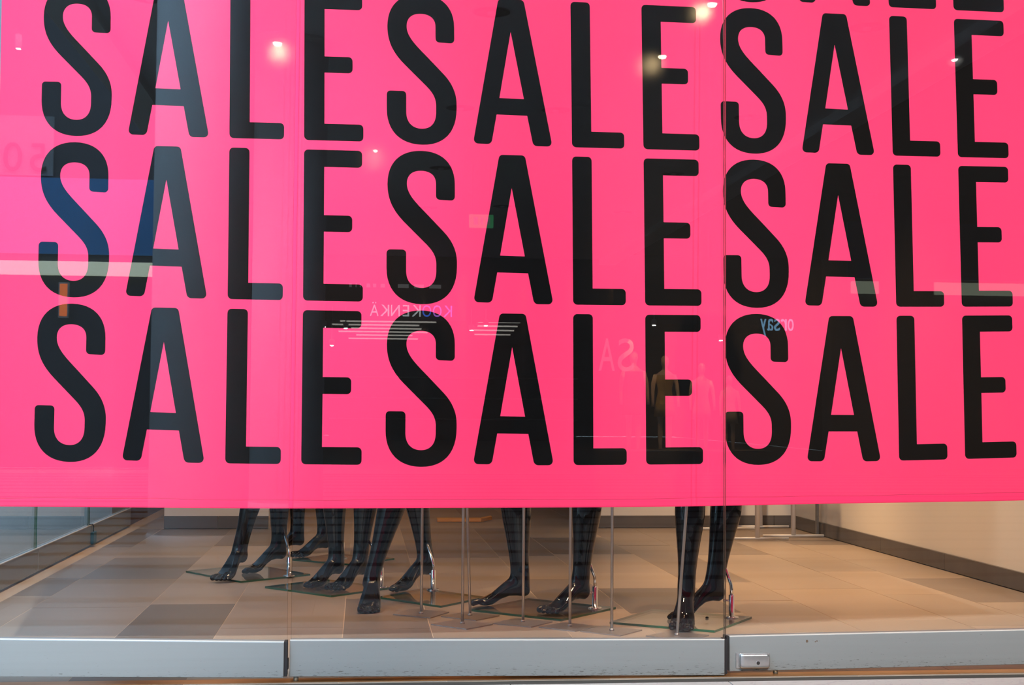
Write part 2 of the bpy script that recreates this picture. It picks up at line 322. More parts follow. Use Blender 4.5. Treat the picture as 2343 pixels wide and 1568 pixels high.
# ================================================================== BANNER
SP = (.15, .03173, .04804, -.00575, -.01459); WA = (.01739, -.01021, -.00425, .00781, .01244, -.01288)
def bsurf(s, zc): return Vector((s, SP[0]+SP[1]*s+SP[2]*s*s+SP[3]*s**3+SP[4]*(zc-.8), zc-.05))
def print_sz(u, wv):
    d = wv-1.2
    return (u-.00672*(wv-.8)+WA[0]*u*u+WA[1]*u*d+WA[2]*d*d, wv+.00098*u+WA[3]*u*u+WA[4]*u*d+WA[5]*d*d)
def bez(p0, p1, p2, p3, n):
    return [tuple((1-t)**3*p0[i]+3*(1-t)**2*t*p1[i]+3*(1-t)*t*t*p2[i]+t**3*p3[i] for i in (0, 1)) for t in [k/n for k in range(1, n+1)]]
def rounded(pts):
    """polygon from (x, y, corner radius)"""
    out = []; n = len(pts)
    for i in range(n):
        p = Vector(pts[i][:2]); r = pts[i][2]
        if not r: out.append(tuple(p)); continue
        a = (Vector(pts[i-1][:2])-p); c = (Vector(pts[(i+1) % n][:2])-p); a.normalize(); c.normalize()
        ang = a.angle(c); t = r/math.tan(ang/2); bis = (a+c).normalized(); ce = p+bis*(r/math.sin(ang/2))
        p0 = p+a*t; p1 = p+c*t; v0 = p0-ce; v1 = p1-ce; tot = v0.angle(v1); sgn = 1 if v0.x*v1.y-v0.y*v1.x > 0 else -1
        for k in range(7):
            th = sgn*tot*k/6; out.append(tuple(ce+Vector((v0.x*math.cos(th)-v0.y*math.sin(th), v0.x*math.sin(th)+v0.y*math.cos(th)))))
    return out
def S_path():
    P = [(5, 234)]
    def c(*a): P.extend(bez(P[-1], *a, 12))
    def q(x, y): P.append((x, y))
    def arc(ctrl, end): p = P[-1]; P.extend(bez(p, tuple(p[i]+.55*(ctrl[i]-p[i]) for i in (0, 1)), tuple(end[i]+.55*(ctrl[i]-end[i]) for i in (0, 1)), end, 5))
    c((5, 85), (92, 0), (237, 0)); c((382, 0), (467, 85), (467, 228)); q(467, 312); arc((467, 340), (440, 340)); q(364, 337); arc((337, 337), (337, 310)); q(337, 226)
    c((337, 170), (298, 139), (236, 139)); c((174, 139), (138, 172), (138, 230)); c((138, 305), (208, 368), (288, 450)); q(388, 554); c((452, 620), (481, 690), (481, 768)); q(481, 795)
    c((481, 962), (395, 1056), (243, 1056)); c((90, 1056), (0, 965), (0, 812)); q(0, 710); arc((0, 684), (25, 684)); q(108, 684); arc((134, 684), (134, 710)); q(134, 830)
    c((134, 902), (176, 944), (240, 944)); c((302, 944), (339, 902), (339, 830)); q(339, 782); c((339, 722), (310, 684), (268, 642)); q(128, 504); c((45, 422), (5, 345), (5, 234))
    return [P[:-1]]
A_out = rounded([(0, 992, 30), (180, 2, 28), (356, 2, 28), (548, 1000, 30), (415, 1000, 34), (374, 795, 0), (163, 792, 0), (126, 994, 34)])
A_in = [(264, 225), (352, 682), (183, 679)]
L_out = rounded([(0, 0, 28), (136, 0, 28), (136, 890, 0), (366, 890, 28), (366, 1000, 28), (0, 1000, 30)])
E_out = rounded([(0, 0, 28), (384, 0, 28), (384, 114, 28), (134, 114, 0), (134, 434, 0), (320, 434, 28), (320, 544, 28), (134, 544, 0), (134, 887, 0), (392, 887, 28), (392, 1000, 28), (0, 1000, 30)])
GL = dict(S=(S_path(), 481, 1056, -.9503, -.74229, 2.07939, 2.53697), A=([A_out, A_in], 548, 1000, -.69376, -.45455, 2.08429, 2.53221), L=([L_out], 366, 1000, -.39537, -.23501, 2.08429, 2.53221), E=([E_out], 392, 1000, -.1762, -.00146, 2.08429, 2.53221))
banner = empty('sale_banner', tuple(bsurf(.5, .53))); tag(banner, 'large pink cloth banner printed SALE in black rows behind the glass', 'banner')
BO = Vector(banner.location)
letters = []; outlines = []
for col in range(3):
    for row in range(4):
        for ch in 'SALE':
            polys, wd, ht, ua, ub, zb, zt = GL[ch]
            pp = []
            for pl in polys:
                pp.append([(print_sz(ua+(ub-ua)*x/wd+col*1.01772, zt-(zt-zb)*y/ht-row*.47577)) for x, y in pl])
            letters.append((ch, pp))
def fill(loops):
    b = bm_new(); es = []
    for lp in loops:
        vs = [b.verts.new((p[0], p[1], 0)) for p in lp]
        es += [b.edges.new((vs[i], vs[(i+1) % len(vs)])) for i in range(len(vs))]
    bmesh.ops.triangle_fill(b, use_beauty=True, use_dissolve=False, edges=es)
    return b
def bend(b, dy=0.0):
    us = [v.co.x for v in b.verts]; u = math.ceil(min(us)/.05)*.05
    while u < max(us):
        bmesh.ops.bisect_plane(b, geom=b.verts[:]+b.edges[:]+b.faces[:], plane_co=(u, 0, 0), plane_no=(1, 0, 0)); u += .05
    for v in b.verts: p = bsurf(v.co.x, v.co.y); p.y += dy; v.co = p-BO
    for f in b.faces:
        f.normal_update()
        if f.normal.y > 0: f.normal_flip()
    return b
def bottom(s): return .53-.004*math.exp(-((s-.35)/.5)**2)+.002*max(0, s-1.2)**2*4+.0015*math.sin(s*5)
sL, sR, zTop = -1.0565, 2.40, 2.62
outer = [(sL, zTop), (sL, bottom(sL))]+[(sL+(sR-sL)*k/40, bottom(sL+(sR-sL)*k/40)) for k in range(1, 41)]+[(sR, zTop)]
cloth = obj('cloth', bend(fill([outer]+[lp for ch, pp in letters for lp in pp])), M['pink'], banner)
names = dict(S='letter_s', A='letter_a', L='letter_l', E='letter_e')
for ch, pp in letters: obj(names[ch], bend(fill(pp)), M['black'], banner)
# stitched hem: a second ply on the front with a rounded turn-up
b = bm_new(); cols = []
for k in range(81):
    s = sL+(sR-sL)*k/80; z0 = bottom(s); top = z0+.024+.0012*math.sin(s*7)+.0008*math.sin(s*19)
    cols.append([b.verts.new(bsurf(s, z)+Vector((0, d, 0))-BO) for z, d in ((z0+.001, .0004), (z0-.0012, -.0010), (z0+.002, -.0021), (top-.004, -.0019), (top-.0008, -.0015), (top, -.0001))])
for a, c in zip(cols, cols[1:]):
    for i in range(5): b.faces.new((a[i], c[i], c[i+1], a[i+1]))
bmesh.ops.recalc_face_normals(b, faces=b.faces)
obj('hem', b, M['pink'], banner)
b = bm_new(); tube(b, [bsurf(s, bottom(s)+.0235+.0012*math.sin(s*7)+.0008*math.sin(s*19))+Vector((0, -.0012, 0))-BO for s in [sL+(sR-sL)*k/120 for k in range(121)]], .0007, 5); obj('seam', b, M['seam'], banner, True)
b = bm_new(); tube(b, [bsurf(sL+(sR-sL)*k/30, zTop)-BO for k in range(31)], .012, 10); obj('top_pole', b, M['rod'], banner, True)
for s in (-.8, .6, 2.1):
    p = bsurf(s, zTop)-BO; b = bm_new(); tube(b, [p, p+Vector((0, 0, 3.0-zTop+.05))], .002, 6); obj('hanging_wire', b, M['rod'], banner)

# ================================================================== MANNEQUINS
def ring_loft(bm, secs, n=40):
    rings = []
    for c, u, v, ru, rv in secs:
        rings.append([bm.verts.new(c+u*ru*math.cos(2*PI*k/n)+v*rv*math.sin(2*PI*k/n)) for k in range(n)])
    for a, b_ in zip(rings, rings[1:]):
        for k in range(n): bm.faces.new((a[k], a[(k+1) % n], b_[(k+1) % n], b_[k]))
    bm.faces.new(rings[0][::-1]); bm.faces.new(rings[-1])
def foot_loft(bm, heel, toe, zh, zg, left):
    H = Vector((heel[0], heel[1], 0)); T = Vector((toe[0], toe[1], 0)); f = (T-H); Lf = f.length; f.normalize(); s = Vector((-f.y, f.x, 0)); k = Lf/.235
    st = [0, .008, .022, .05, .082, .115, .148, .170, .190, .200]
    sole = [.016, .006, 0, .004, .010+zh*-.20, .010+zh*-.55, .002+zh*-.93, -zh, -zh+.001, -zh+.004]
    top = [.050, .070, .080, .086, .080-zh*.18, .063-zh*.5, .045-zh*.86, .037-zh, .029-zh, .026-zh]
    wd = [.014, .022, .029, .032, .032, .036, .042, .0445, .043, .040]
    secs = []
    for a, so, tp, w_ in zip(st, sole, top, wd):
        z0 = zg+zh+so; z1 = zg+zh+tp
        secs.append((H+f*a*k+Vector((0, 0, (z0+z1)/2)), s, Vector((0, 0, 1)), w_, (z1-z0)/2))
    ring_loft(bm, secs)
    med = -1 if left else 1                     # the big toe is on the inner side
    for lat, tip, r in ((.0295, .2355, .0118), (.0085, .234, .0080), (-.0085, .227, .0078), (-.0235, .218, .0075), (-.0365, .206, .0072)):
        o = s*med*lat
        p = [H+f*.165*k+o*.92+Vector((0, 0, zg+.020)), H+f*(tip-.030)*k+o+Vector((0, 0, zg+.0195)), H+f*(tip-.016)*k+o+Vector((0, 0, zg+r+.005)), H+f*(tip-.006)*k+o+Vector((0, 0, zg+r)), H+f*tip*k+o+Vector((0, 0, zg+r-.001))]
        b2 = bmesh.new(); tube(b2, p, [r*.85, r*.95, r*1.08, r*1.0, r*.5], 12); me = bpy.data.meshes.new('t'); b2.to_mesh(me); b2.free(); bm.from_mesh(me); bpy.data.meshes.remove(me)
    return f, s
def lerp_tab(tab, t):
    n = len(tab)                                   # cubic Hermite through the table, so the calf has no facets
    for i in range(n-1):
        (t0, a), (t1, c) = tab[i], tab[i+1]
        if t <= t1 or i == n-2:
            q = min(1, max(0, (t-t0)/(t1-t0))); h = t1-t0; out = []
            for k in range(len(a)):
                m0 = (c[k]-tab[i-1][1][k])/(t1-tab[i-1][0]) if i else (c[k]-a[k])/h
                m1 = (tab[i+2][1][k]-a[k])/(tab[i+2][0]-t0) if i+2 < n else (c[k]-a[k])/h
                out.append((2*q**3-3*q*q+1)*a[k]+(q**3-2*q*q+q)*h*m0+(-2*q**3+3*q*q)*c[k]+(q**3-q*q)*h*m1)
            return out
SHIN = [(-.14, (.029, .037, .008)), (-.07, (.032, .040, .006)), (0, (.034, .0405, .003)), (.10, (.033, .0395, 0)), (.22, (.0355, .0425, -.003)), (.40, (.043, .050, -.008)), (.58, (.052, .059, -.012)), (.72, (.0555, .061, -.013)), (.86, (.051, .055, -.007)), (1, (.048, .053, .004))]
THIGH = [(0, (.048, .053, .004)), (.2, (.054, .058, .002)), (.5, (.067, .071, 0)), (.8, (.077, .083, 0)), (1, (.080, .092, -.004))]
def leg(bm, heel, toe, zh, zg, left, kneexy, hip):
    f, s = foot_loft(bm, heel, toe, zh, zg, left)
    ank = Vector((heel[0], heel[1], zg+zh+.085))+f*.036
    knee = Vector((kneexy[0], kneexy[1], ank.z+.395))
    ax = knee-ank; fv = (f-ax.normalized()*f.dot(ax.normalized())).normalized(); sv = ax.normalized().cross(fv)
    secs = []
    for i in range(40):
        t = -.14+1.14*i/39; ru, rv, off = lerp_tab(SHIN, t); secs.append((ank+ax*t+fv*off, sv, fv, ru, rv))
    a2 = hip-knee
    for i in range(1, 11):
        t = i/10; ru, rv, off = lerp_tab(THIGH, t); secs.append((knee+a2*t+fv*off, sv, fv, ru, rv))
    ring_loft(bm, secs)
    return ank, knee, f
def mannequin(label, plate, legs, flange, rod_leg, hip_xy, cal=0):
    """plate: left, front and right floor corners; legs: (heel, toe, heel height, ground, left?, knee xy)"""
    Lc, Fc, Rc = [Vector((*p, 0)) for p in plate]; Bc = Lc+Rc-Fc; cen = (Lc+Rc)/2
    root = empty('mannequin', (cen.x, cen.y, 0)); tag(root, label, 'mannequin', 'black mannequins behind the banner')
    off = Vector((cen.x, cen.y, 0))
    b = bm_new(); q = [p-off for p in (Lc, Fc, Rc, Bc)]; Z0, Z1 = .001, .009
    hexa(b, [p+Vector((0, 0, Z0)) for p in q]+[p+Vector((0, 0, Z1)) for p in q])
    o = obj('glass_base', b, [M['plateglass'], M['gedge']], root)
    for fc in o.data.polygons: fc.material_index = 1 if abs(fc.normal.z) < .5 else 0
    b = bm_new(); hip0 = Vector((hip_xy[0], hip_xy[1], .90)); info = []
    f0 = Vector((legs[1][1][0]-legs[1][0][0], legs[1][1][1]-legs[1][0][1], 0)).normalized(); s0 = Vector((-f0.y, f0.x, 0))
    for lg in legs:
        info.append(leg(b, *lg, hip0+s0*(.085 if lg[4] else -.085)))
    up_ = Vector((0, 0, 1))
    ring_loft(b, [(hip0+up_*z+f0*d, s0, f0, ru, rv) for z, ru, rv, d in ((-.08, .10, .06, 0), (-.03, .165, .10, -.01), (.03, .172, .112, -.012), (.10, .150, .098, -.006), (.18, .122, .084, 0), (.22, .116, .08, 0))])
    for v in b.verts: v.co -= off
    me = bpy.data.meshes.new('body_raw'); b.to_mesh(me); b.free()
    tmp = bpy.data.objects.new('body_raw', me); C.objects.link(tmp)
    md = tmp.modifiers.new('r', 'REMESH'); md.mode = 'VOXEL'; md.voxel_size = .0030; md.use_smooth_shade = True
    sm = tmp.modifiers.new('s', 'SMOOTH'); sm.factor = .5; sm.iterations = 3
    dg = bpy.context.evaluated_depsgraph_get(); dg.update()
    nm = bpy.data.meshes.new_from_object(tmp.evaluated_get(dg)); bpy.data.objects.remove(tmp); bpy.data.meshes.remove(me)
    # relax the voxel surface: shins and ankles a lot, toes hardly at all
    nv = len(nm.vertices); P_ = np.empty(nv*3, np.float32); nm.vertices.foreach_get('co', P_); P_ = P_.reshape(nv, 3)
    E_ = np.empty(len(nm.edges)*2, np.int32); nm.edges.foreach_get('vertices', E_); E_ = E_.reshape(-1, 2)
    a_ = np.concatenate([E_[:, 0], E_[:, 1]]); c_ = np.concatenate([E_[:, 1], E_[:, 0]])
    deg = np.maximum(np.bincount(a_, minlength=nv), 1); Z_ = P_[:, 2].copy()
    for it in range(120):
        lo_, hi_ = (.05, .62) if it < 24 else (.10, .62) if it < 84 else (.066, .20)
        wgt = .5*np.clip((Z_-lo_)/.02, 0, 1)*np.clip((hi_-Z_)/.05, 0, 1)
        for k in range(3):
            av = np.bincount(a_, weights=P_[c_, k], minlength=nv)/deg
            P_[:, k] += wgt*(av-P_[:, k])
    nm.vertices.foreach_set('co', P_.ravel()); nm.update()
    nm.name = 'body'; nm.materials.clear(); nm.materials.append(M['body'])
    for p in nm.polygons: p.use_smooth = True
    bo = bpy.data.objects.new('body', nm); C.objects.link(bo); bo.parent = root
    # chrome support: flange, collar with its clamp screw, bent rod into the calf
    P = Vector((*flange, .009))-off; ank, knee, f = info[rod_leg]
    tz = (.235-ank.z)/(knee.z-ank.z); end = ank+(knee-ank)*tz-off-f*.012
    b = bm_new(); tube(b, [P+Vector((0, 0, .078)), P+Vector((0, 0, .100)), P+Vector((0, 0, .112))+(end-P)*.03, end], .0062, 14)
    sr = obj('support_rod', b, M['chrome'], root, True)
    b = bm_new(); lathe(b, [(.0265, 0), (.0265, .003), (.022, .0055), (.0105, .0065), (.0105, .082), (.0088, .084)], 24, P); cl = obj('floor_collar', b, M['chrome'], root, True)
    cd = (Vector((info[rod_leg][0].x, info[rod_leg][0].y, 0))-off-P); cd.z = 0; cd.normalize()
    b = bm_new(); tube(b, [P+Vector((0, 0, .062)), P+Vector((0, 0, .062))+cd*.026], .0035, 8); tube(b, [P+Vector((0, 0, .062))+cd*.022, P+Vector((0, 0, .062))+cd*.030], .007, 10)
    obj('clamp_screw', b, M['chrome'], cl, True)
    return root
G = .009
def knee_at(ank, px, py, dy):  # shin passes through this image column where the hem hides it
    d = fw+rt*(px-1171.5)/FPX-up*(py-784)/FPX
    t = (ank[1]+dy*.8+4.0)/d.y; p = CAM+d*t
    q = (p.z-ank[2])/.395
    return (ank[0]+(p.x-ank[0])/q, ank[1]+(p.y-ank[1])/q)
def L_(heel, toe, zh, zg, left, px, py=1165, dy=0.0):
    f = (Vector(toe)-Vector(heel)).normalized(); a = (heel[0]+f.x*.036, heel[1]+f.y*.036, zg+zh+.085)
    return (heel, toe, zh, zg, left, knee_at(a, px, py, dy))
mannequin('black mannequin furthest left, feet on the glass base behind the left panel', ((-.808, 2.682), (-.522, 2.275), (-.230, 2.535)),
          [L_((-.520, 2.46), (-.622, 2.258), .06, G, True, 569), L_((-.350, 2.685), (-.543, 2.549), .052, G, False, 636)], (-.323, 2.455), 1, (-.40, 2.60))
mannequin('rearmost black mannequin, half hidden behind the left glass joint', ((-.342, 3.168), (-.036, 2.93), (.169, 3.20)),
          [L_((-.300, 3.50), (-.50, 3.39), .036, G, False, 679), L_((-.165, 3.40), (-.345, 3.224), .032, G, True, 738)], (-.094, 3.20), 1, (-.20, 3.42))
mannequin('black mannequin just right of the left glass joint, both toes turned left', ((-.405, 2.09), (-.118, 1.784), (.127, 2.033)),
          [L_((-.080, 2.17), (-.232, 1.998), .042, G, False, 762), L_((.020, 2.11), (-.121, 1.907), .045, G, True, 832)], (.086, 2.03), 1, (-.02, 2.12))
mannequin('black mannequin with crossed legs, one foot facing the street off its glass base', ((.072, 1.734), (.309, 1.459), (.502, 1.711)),
          [L_((.050, 1.535), (.028, 1.312), .045, .001, True, 894, 1165, .05), L_((.300, 2.035), (.120, 1.866), .052, G, False, 953)], (.302, 1.932), 1, (.22, 1.80))
mannequin('black mannequin in the middle, its right foot seen from the side', ((.417, 1.359), (.725, 1.089), (.980, 1.386)),
          [L_((.655, 1.46), (.422, 1.458), .033, G, False, 1173), L_((.865, 1.345), (.674, 1.21), .038, G, True, 1337)], (.893, 1.355), 1, (.80, 1.42))
mannequin('black mannequin at the right glass joint, front foot facing the street', ((.891, 1.017), (1.22, .799), (1.44, 1.111)),
          [L_((1.168, .985), (1.094, .778), .045, G, True, 1578), L_((1.338, 1.118), (1.106, 1.054), .056, G, False, 1654)], (1.358, 1.091), 1, (1.27, 1.10))

b = bm_new(); lathe(b, [(.004, .0095), (.0065, .0105), (.006, .0135), (.0025, .0155)], 10); tag(obj('rubber_nut', b, M['rubber'], None, True, (1.262, 1.075, 0)), 'small black nut lying on the rightmost glass base', 'nut')
# ================================================================== SIGN STANDS
stands = [((.121, 1.286), (.256, 1.191), (.333, 1.330), (.226, 1.285), 0, 'thin steel rod stand on a square plate, leftmost of the row'),
          ((.250, 1.035), (.368, .919), (.470, 1.022), (.362, 1.034), .0, 'thin steel rod stand on a square plate, front one of the close pair'),
          ((.296, 1.221), (.417, 1.118), (.514, 1.230), (.405, 1.232), -.016, 'thin steel rod stand on a square plate, rear one of the close pair'),
          ((.471, 1.042), (.599, .954), (.691, 1.070), (.583, 1.064), 0, 'thin steel rod stand in front of the side-on mannequin foot'),
          ((.626, .952), (.738, .848), (.844, .949), (.737, .952), 0, 'thin steel rod stand in front of the middle mannequin heel-up foot'),
          ((.757, .847), (.879, .746), (.978, .862), (.869, .852), 0, 'thin steel rod stand right of the middle mannequin, nearest its base corner'),
          ((.965, .735), (1.075, .635), (1.185, .735), (1.073, .735), .033, 'leaning thin steel rod stand in front of the rightmost mannequin')]
for Lc, Fc, Rc, pc, lean, lab in stands:
    Lc, Fc, Rc = [Vector((*p, 0)) for p in (Lc, Fc, Rc)]; Bc = Lc+Rc-Fc; off = Vector((*pc, 0))
    r = empty('sign_stand', tuple(off)); tag(r, lab, 'stand', 'thin rod stands behind the glass')
    b = bm_new(); q = [p-off for p in (Lc, Fc, Rc, Bc)]
    hexa(b, [p+Vector((0, 0, .0008)) for p in q]+[p+Vector((0, 0, .0042)) for p in q])
    if lab.startswith('leftmost'): pass
    obj('base_plate', b, M['plate'], r)
    b = bm_new(); H = 1.25; k = lean/.44
    tube(b, [(0, 0, .004), (k*H, 0, H)], .0052, 12); obj('rod', b, M['rod'], r, True)
    b = bm_new(); lathe(b, [(.0085, .0042), (.0085, .010), (.006, .012)], 14); obj('socket', b, M['plate'], r, True)
    b = bm_new(); box(b, k*H-.10, k*H+.10, -.003, .003, H, H+.006); obj('card_holder', b, M['rod'], r)

# ================================================================== CLOTHES RACKS
def rack(label, fx, fy, rx, ry, half):
    r = empty('clothes_rack', ((fx+rx)/2, (fy+ry)/2, 0)); tag(r, label, 'clothes rack', 'white clothes racks by the right wall')
    o = Vector(r.location)
    for x, y in ((fx, fy), (rx, ry)):
        b = bm_new(); tube(b, [Vector((x-half, y, .012))-o, Vector((x+half, y, .012))-o], .0075, 12); obj('foot_bar', b, M['rack'], r, True)
        b = bm_new(); tube(b, [Vector((x, y, .018))-o, Vector((x, y, 1.4))-o], .0145, 16); obj('upright', b, M['rack'], r, True)
    b = bm_new(); tube(b, [Vector((fx, fy, 1.4))-o, Vector((rx, ry, 1.4))-o], .0145, 14); obj('top_rail', b, M['rack'], r, True)
rack('white clothes rack nearer the mannequins, its foot bar in front', 2.341, 4.186, 2.33, 4.88, .19)
rack('white clothes rack nearest the right wall', 2.615, 4.36, 2.60, 5.02, .19)
r = empty('wall_upright', (2.80, 4.47, 0)); tag(r, 'slim grey metal upright standing against the right wall', 'post')
b = bm_new(); box(b, -.008, .008, -.012, .012, .004, 2.6, .002, 1); obj('post', b, M['post'], r)
b = bm_new(); box(b, -.014, .016, -.022, .022, .0006, .005, .001, 1); obj('foot', b, M['post'], r)
# wooden bench in the dark room behind
r = empty('wooden_board', (.66, 5.6, 0)); tag(r, 'orange wooden board lying on the floor in the dark gap of the back wall', 'board')
b = bm_new(); box(b, -.15, .15, -.05, .05, .002, .024, .002, 1); obj('long_plank', b, M['wood'], r)
b = bm_new(); hexa(b, [(.152, -.05, .002), (.24, .14, .002), (.24, .24, .002), (.152, .05, .002), (.152, -.05, .024), (.24, .14, .024), (.24, .24, .024), (.152, .05, .024)]); obj('return_plank', b, M['wood'], r)

# ================================================================== SHOP LAMPS
def downlamp(x, y, label, group, watts, aim=(0, 0, -1), size=1.9, bulb=True, z=3.0, lens='lens'):
    r = empty('ceiling_spotlight', (x, y, z)); tag(r, label, 'lamp', group)
    q_ = .026 if lens == 'lens' else .018
    b = bm_new(); lathe(b, [(.052, -.095), (.055, -.09), (.055, -.001)], 20); obj('can', b, M['can'], r, True)
    b = bm_new(); lathe(b, [(q_*.3, -.112), (q_*.8, -.108), (q_, -.0985), (q_*.9, -.0955)], 20); obj('bulb', b, M[lens], r, True)
    l = bpy.data.lights.new('spot', 'SPOT'); l.energy = watts; l.color = WARM; l.spot_size = size; l.spot_blend = .7; l.shadow_soft_size = .035
    lo = bpy.data.objects.new('spot', l); C.objects.link(lo); lo.parent = r; lo.location = (0, 0, -.14)
    lo.rotation_euler = Vector(aim).to_track_quat('-Z', 'Y').to_euler()
for i, (x, y) in enumerate(((1.771, 4.24), (-.523, 4.24), (1.80, 3.13), (-.95, 2.85))):  # the last one is added, out of view, to brighten the left back wall
    downlamp(x, y, ('warm ceiling spotlight at the right glowing through the letter E', 'warm ceiling spotlight glowing through the banner top left', 'warm ceiling spotlight glowing through the banner near the right joint', 'warm ceiling spotlight added out of view to brighten the left back wall')[i], 'warm spotlights inside the shop', LAMP_W*(1.4, .2, 1.4, .65)[i], ((.3, .05, -1), (-.1, -.75, -1), (.25, -.15, -1), (-.05, .6, -1))[i], (1.05, 1.1, 1.05, 1.2)[i], lens='lens' if i < 3 else 'dimlens')
for i, (x, y) in enumerate(((-1.0, .75), (-.2, .75), (.6, .75), (1.4, .78), (2.2, .8))):
    downlamp(x, y, ('first', 'second', 'third', 'fourth', 'fifth')[i]+' spotlight from the left above the window display', 'warm spotlights inside the shop', SPOT_W*(.6, .9, 1.3, 1.2, 1.3)[i], (.05, .34, -1), .92, lens='dimlens')

for i, (x, y) in enumerate(((.08, 7.6),)):
    downlamp(x, y, 'single wall washer lamp deep in the dark shop', 'warm spotlights inside the shop', 300, (.2, 1.6, -1.1), 1.1, lens='dimlens')
# ================================================================== STREET SIDE, SEEN MIRRORED IN THE GLASS
pav = obj('pavement', box(bm_new(), -30, 30, -40, -.05, -.2, -.022), M['grout']); tag(pav, 'light stone pavement with dark cross bands in front of the shop', kind=ST)
PITCH_Y = .594; y1 = -.049
slabm = {}
def slab(x0, x1, ya, yb, m):
    b = bm_new(); box(b, x0+.0015, x1-.0015, ya+.0015, yb-.0015, -.03, -.0012+random.uniform(-.0004, .0004)); obj('paving_slab', b, m, pav)
yb_ = -.049; k = 0
while yb_ > -12.2:
    dk = -1.135-PITCH_Y*k                              # centre of the next dark band
    xs = [-6.6+random.uniform(0, .3)]
    while xs[-1] < 8: xs.append(xs[-1]+random.uniform(1.05, 1.35))
    if k == 0: xs = [-6.2, -5, -3.8, -2.6, -1.4, -.2, .42, 1.045, 2.4, 3.6, 4.8, 6.0]
    for a, c in zip(xs, xs[1:]): slab(a, c, dk+.075, yb_, M['pave_near_lit' if k == 0 else 'pave'])
    b = bm_new(); box(b, -6.6, 8, dk-.073, dk+.073, -.03, -.0012); obj('dark_band', b, M['pavedk'], pav)
    yb_ = dk-.075; k += 1
tag(obj('pavement', box(bm_new(), -30, XL-.05, -.02, 12, -.2, -.02), M['pave']), 'pavement beyond the glazed left side', kind=ST)
# canopy and its beams
tag(obj('ceiling', box(bm_new(), -.62, 4.4, -5.4, -.03, 3.6, 3.75), M['canopy']), 'unseen grey soffit over the walkway, shaped to hold back sky light', kind=ST)  # unseen part, run to the facade and cut at left to shape skylight
tag(obj('ceiling', box(bm_new(), -1.90, 4.4, -22, -5.4, 3.6, 3.75), M['canopy']), 'grey soffit of the arcade across the way', kind=ST)
tag(obj('trim_3', box(bm_new(), -2.22, -1.90, -22, -5.4, 3.5, 3.9), M['beam']), 'pale beam along the left edge of the arcade', kind=ST)
tag(obj('trim_4', box(bm_new(), 4.4, 4.7, -22, -.03, 3.5, 3.9), M['canopy']), 'beam along the right edge of the arcade', kind=ST)
def column(x, y, r_, lab):
    r = empty('column', (x, y, 0)); tag(r, lab, 'column', 'round painted columns of the arcade')
    b = bm_new(); lathe(b, [(r_, .03), (r_, 3.56)], 48); obj('shaft', b, M['column'], r, True)
    b = bm_new(); lathe(b, [(r_+.008, -.001), (r_+.008, .05), (r_+.001, .056)], 48); obj('base_ring', b, M['column'], r, True)
    b = bm_new(); lathe(b, [(r_+.002, 3.55), (r_+.03, 3.56), (r_+.03, 3.6)], 48); obj('cap', b, M['beam'], r, True)
column(-.926, -4.13, .278, 'nearest round pale column mirrored in the left glass')
column(-.575, -6.8, .278, 'second round pale column mirrored by the left joint')
tag(obj('trim_5', box(bm_new(), 6.25, 6.78, -12.4, -12.0, 0, 3.6), M['darkwall']), 'dark square pier in front of the right shopfront', kind=ST)
tag(obj('wall_left_building', box(bm_new(), -3.5, -3.2, 1.0, 30, 0, 8), M['darkwall']), 'building beyond the glazed left side', kind=ST)
def canopy_light(x, y, on=False, lab=''):
    r = empty('downlight', (x, y, 3.6)); tag(r, 'recessed round downlight in the arcade soffit, '+lab, 'lamp', 'recessed downlights of the arcade')
    b = bm_new(); lathe(b, [(.138, -.004), (.145, -.003), (.146, -.0005)], 28); obj('rim', b, M['can'], r, True)
    b = bm_new(); lathe(b, [(.132, -.006), (.13, -.002)], 28); obj('reflector', b, M['socket'], r, True)
    b = bm_new(); lathe(b, [(.02, -.03), (.03, -.02), (.03, -.004)], 14); obj('bulb', b, M['spotlens'] if on else M['dullchrome'], r, True)
for x, row_ in ((.88, 'middle'), (3.66, 'right'), (-1.5, 'left')):
    for y, nth in ((-5.76, 'nearest'), (-8.98, 'second'), (-12.3, 'third'), (-15.6, 'farthest')): canopy_light(x, y, lab=nth+' in the '+row_+' row')
canopy_light(1.78, -8.95, lab='extra one beside the second of the middle row'); canopy_light(1.9, -15.3, lab='extra one beside the farthest of the middle row')
r = empty('gimbal_light', (4.52, -6.2, 3.50)); tag(r, 'lit tilted round spotlight mirrored at the upper right', 'lamp')
b = bm_new(); lathe(b, [(.062, .012), (.066, 0), (.075, .002), (.075, .06), (.04, .10)], 24); o = obj('housing', b, M['can'], r, True); o.rotation_euler = (.75, .75, 0)
b = bm_new(); lathe(b, [(.012, .002), (.022, .004), (.022, .011)], 16); o = obj('bulb', b, M['spotlens'], r, True); o.rotation_euler = (.75, .75, 0)
r = empty('pendant_light', (-2.77, -7.4, 3.62)); tag(r, 'small lit pendant lamp mirrored at the upper left', 'lamp')
b = bm_new(); lathe(b, [(.022, 0), (.025, .004), (.025, .11), (.006, .12)], 18); obj('shade', b, M['can'], r, True)
b = bm_new(); lathe(b, [(.019, -.004), (.019, -.0005)], 16); obj('bulb', b, M['spotlens'], r, True)
b = bm_new(); tube(b, [(0, 0, .11), (0, 0, 1.09)], .003, 6); obj('cord', b, M['rubber'], r)
tag(obj('trim_6', box(bm_new(), -3.0, -2.22, -9, -6, 4.7, 4.85), M['darkwall']), 'outrigger beam that carries the pendant', kind=ST)
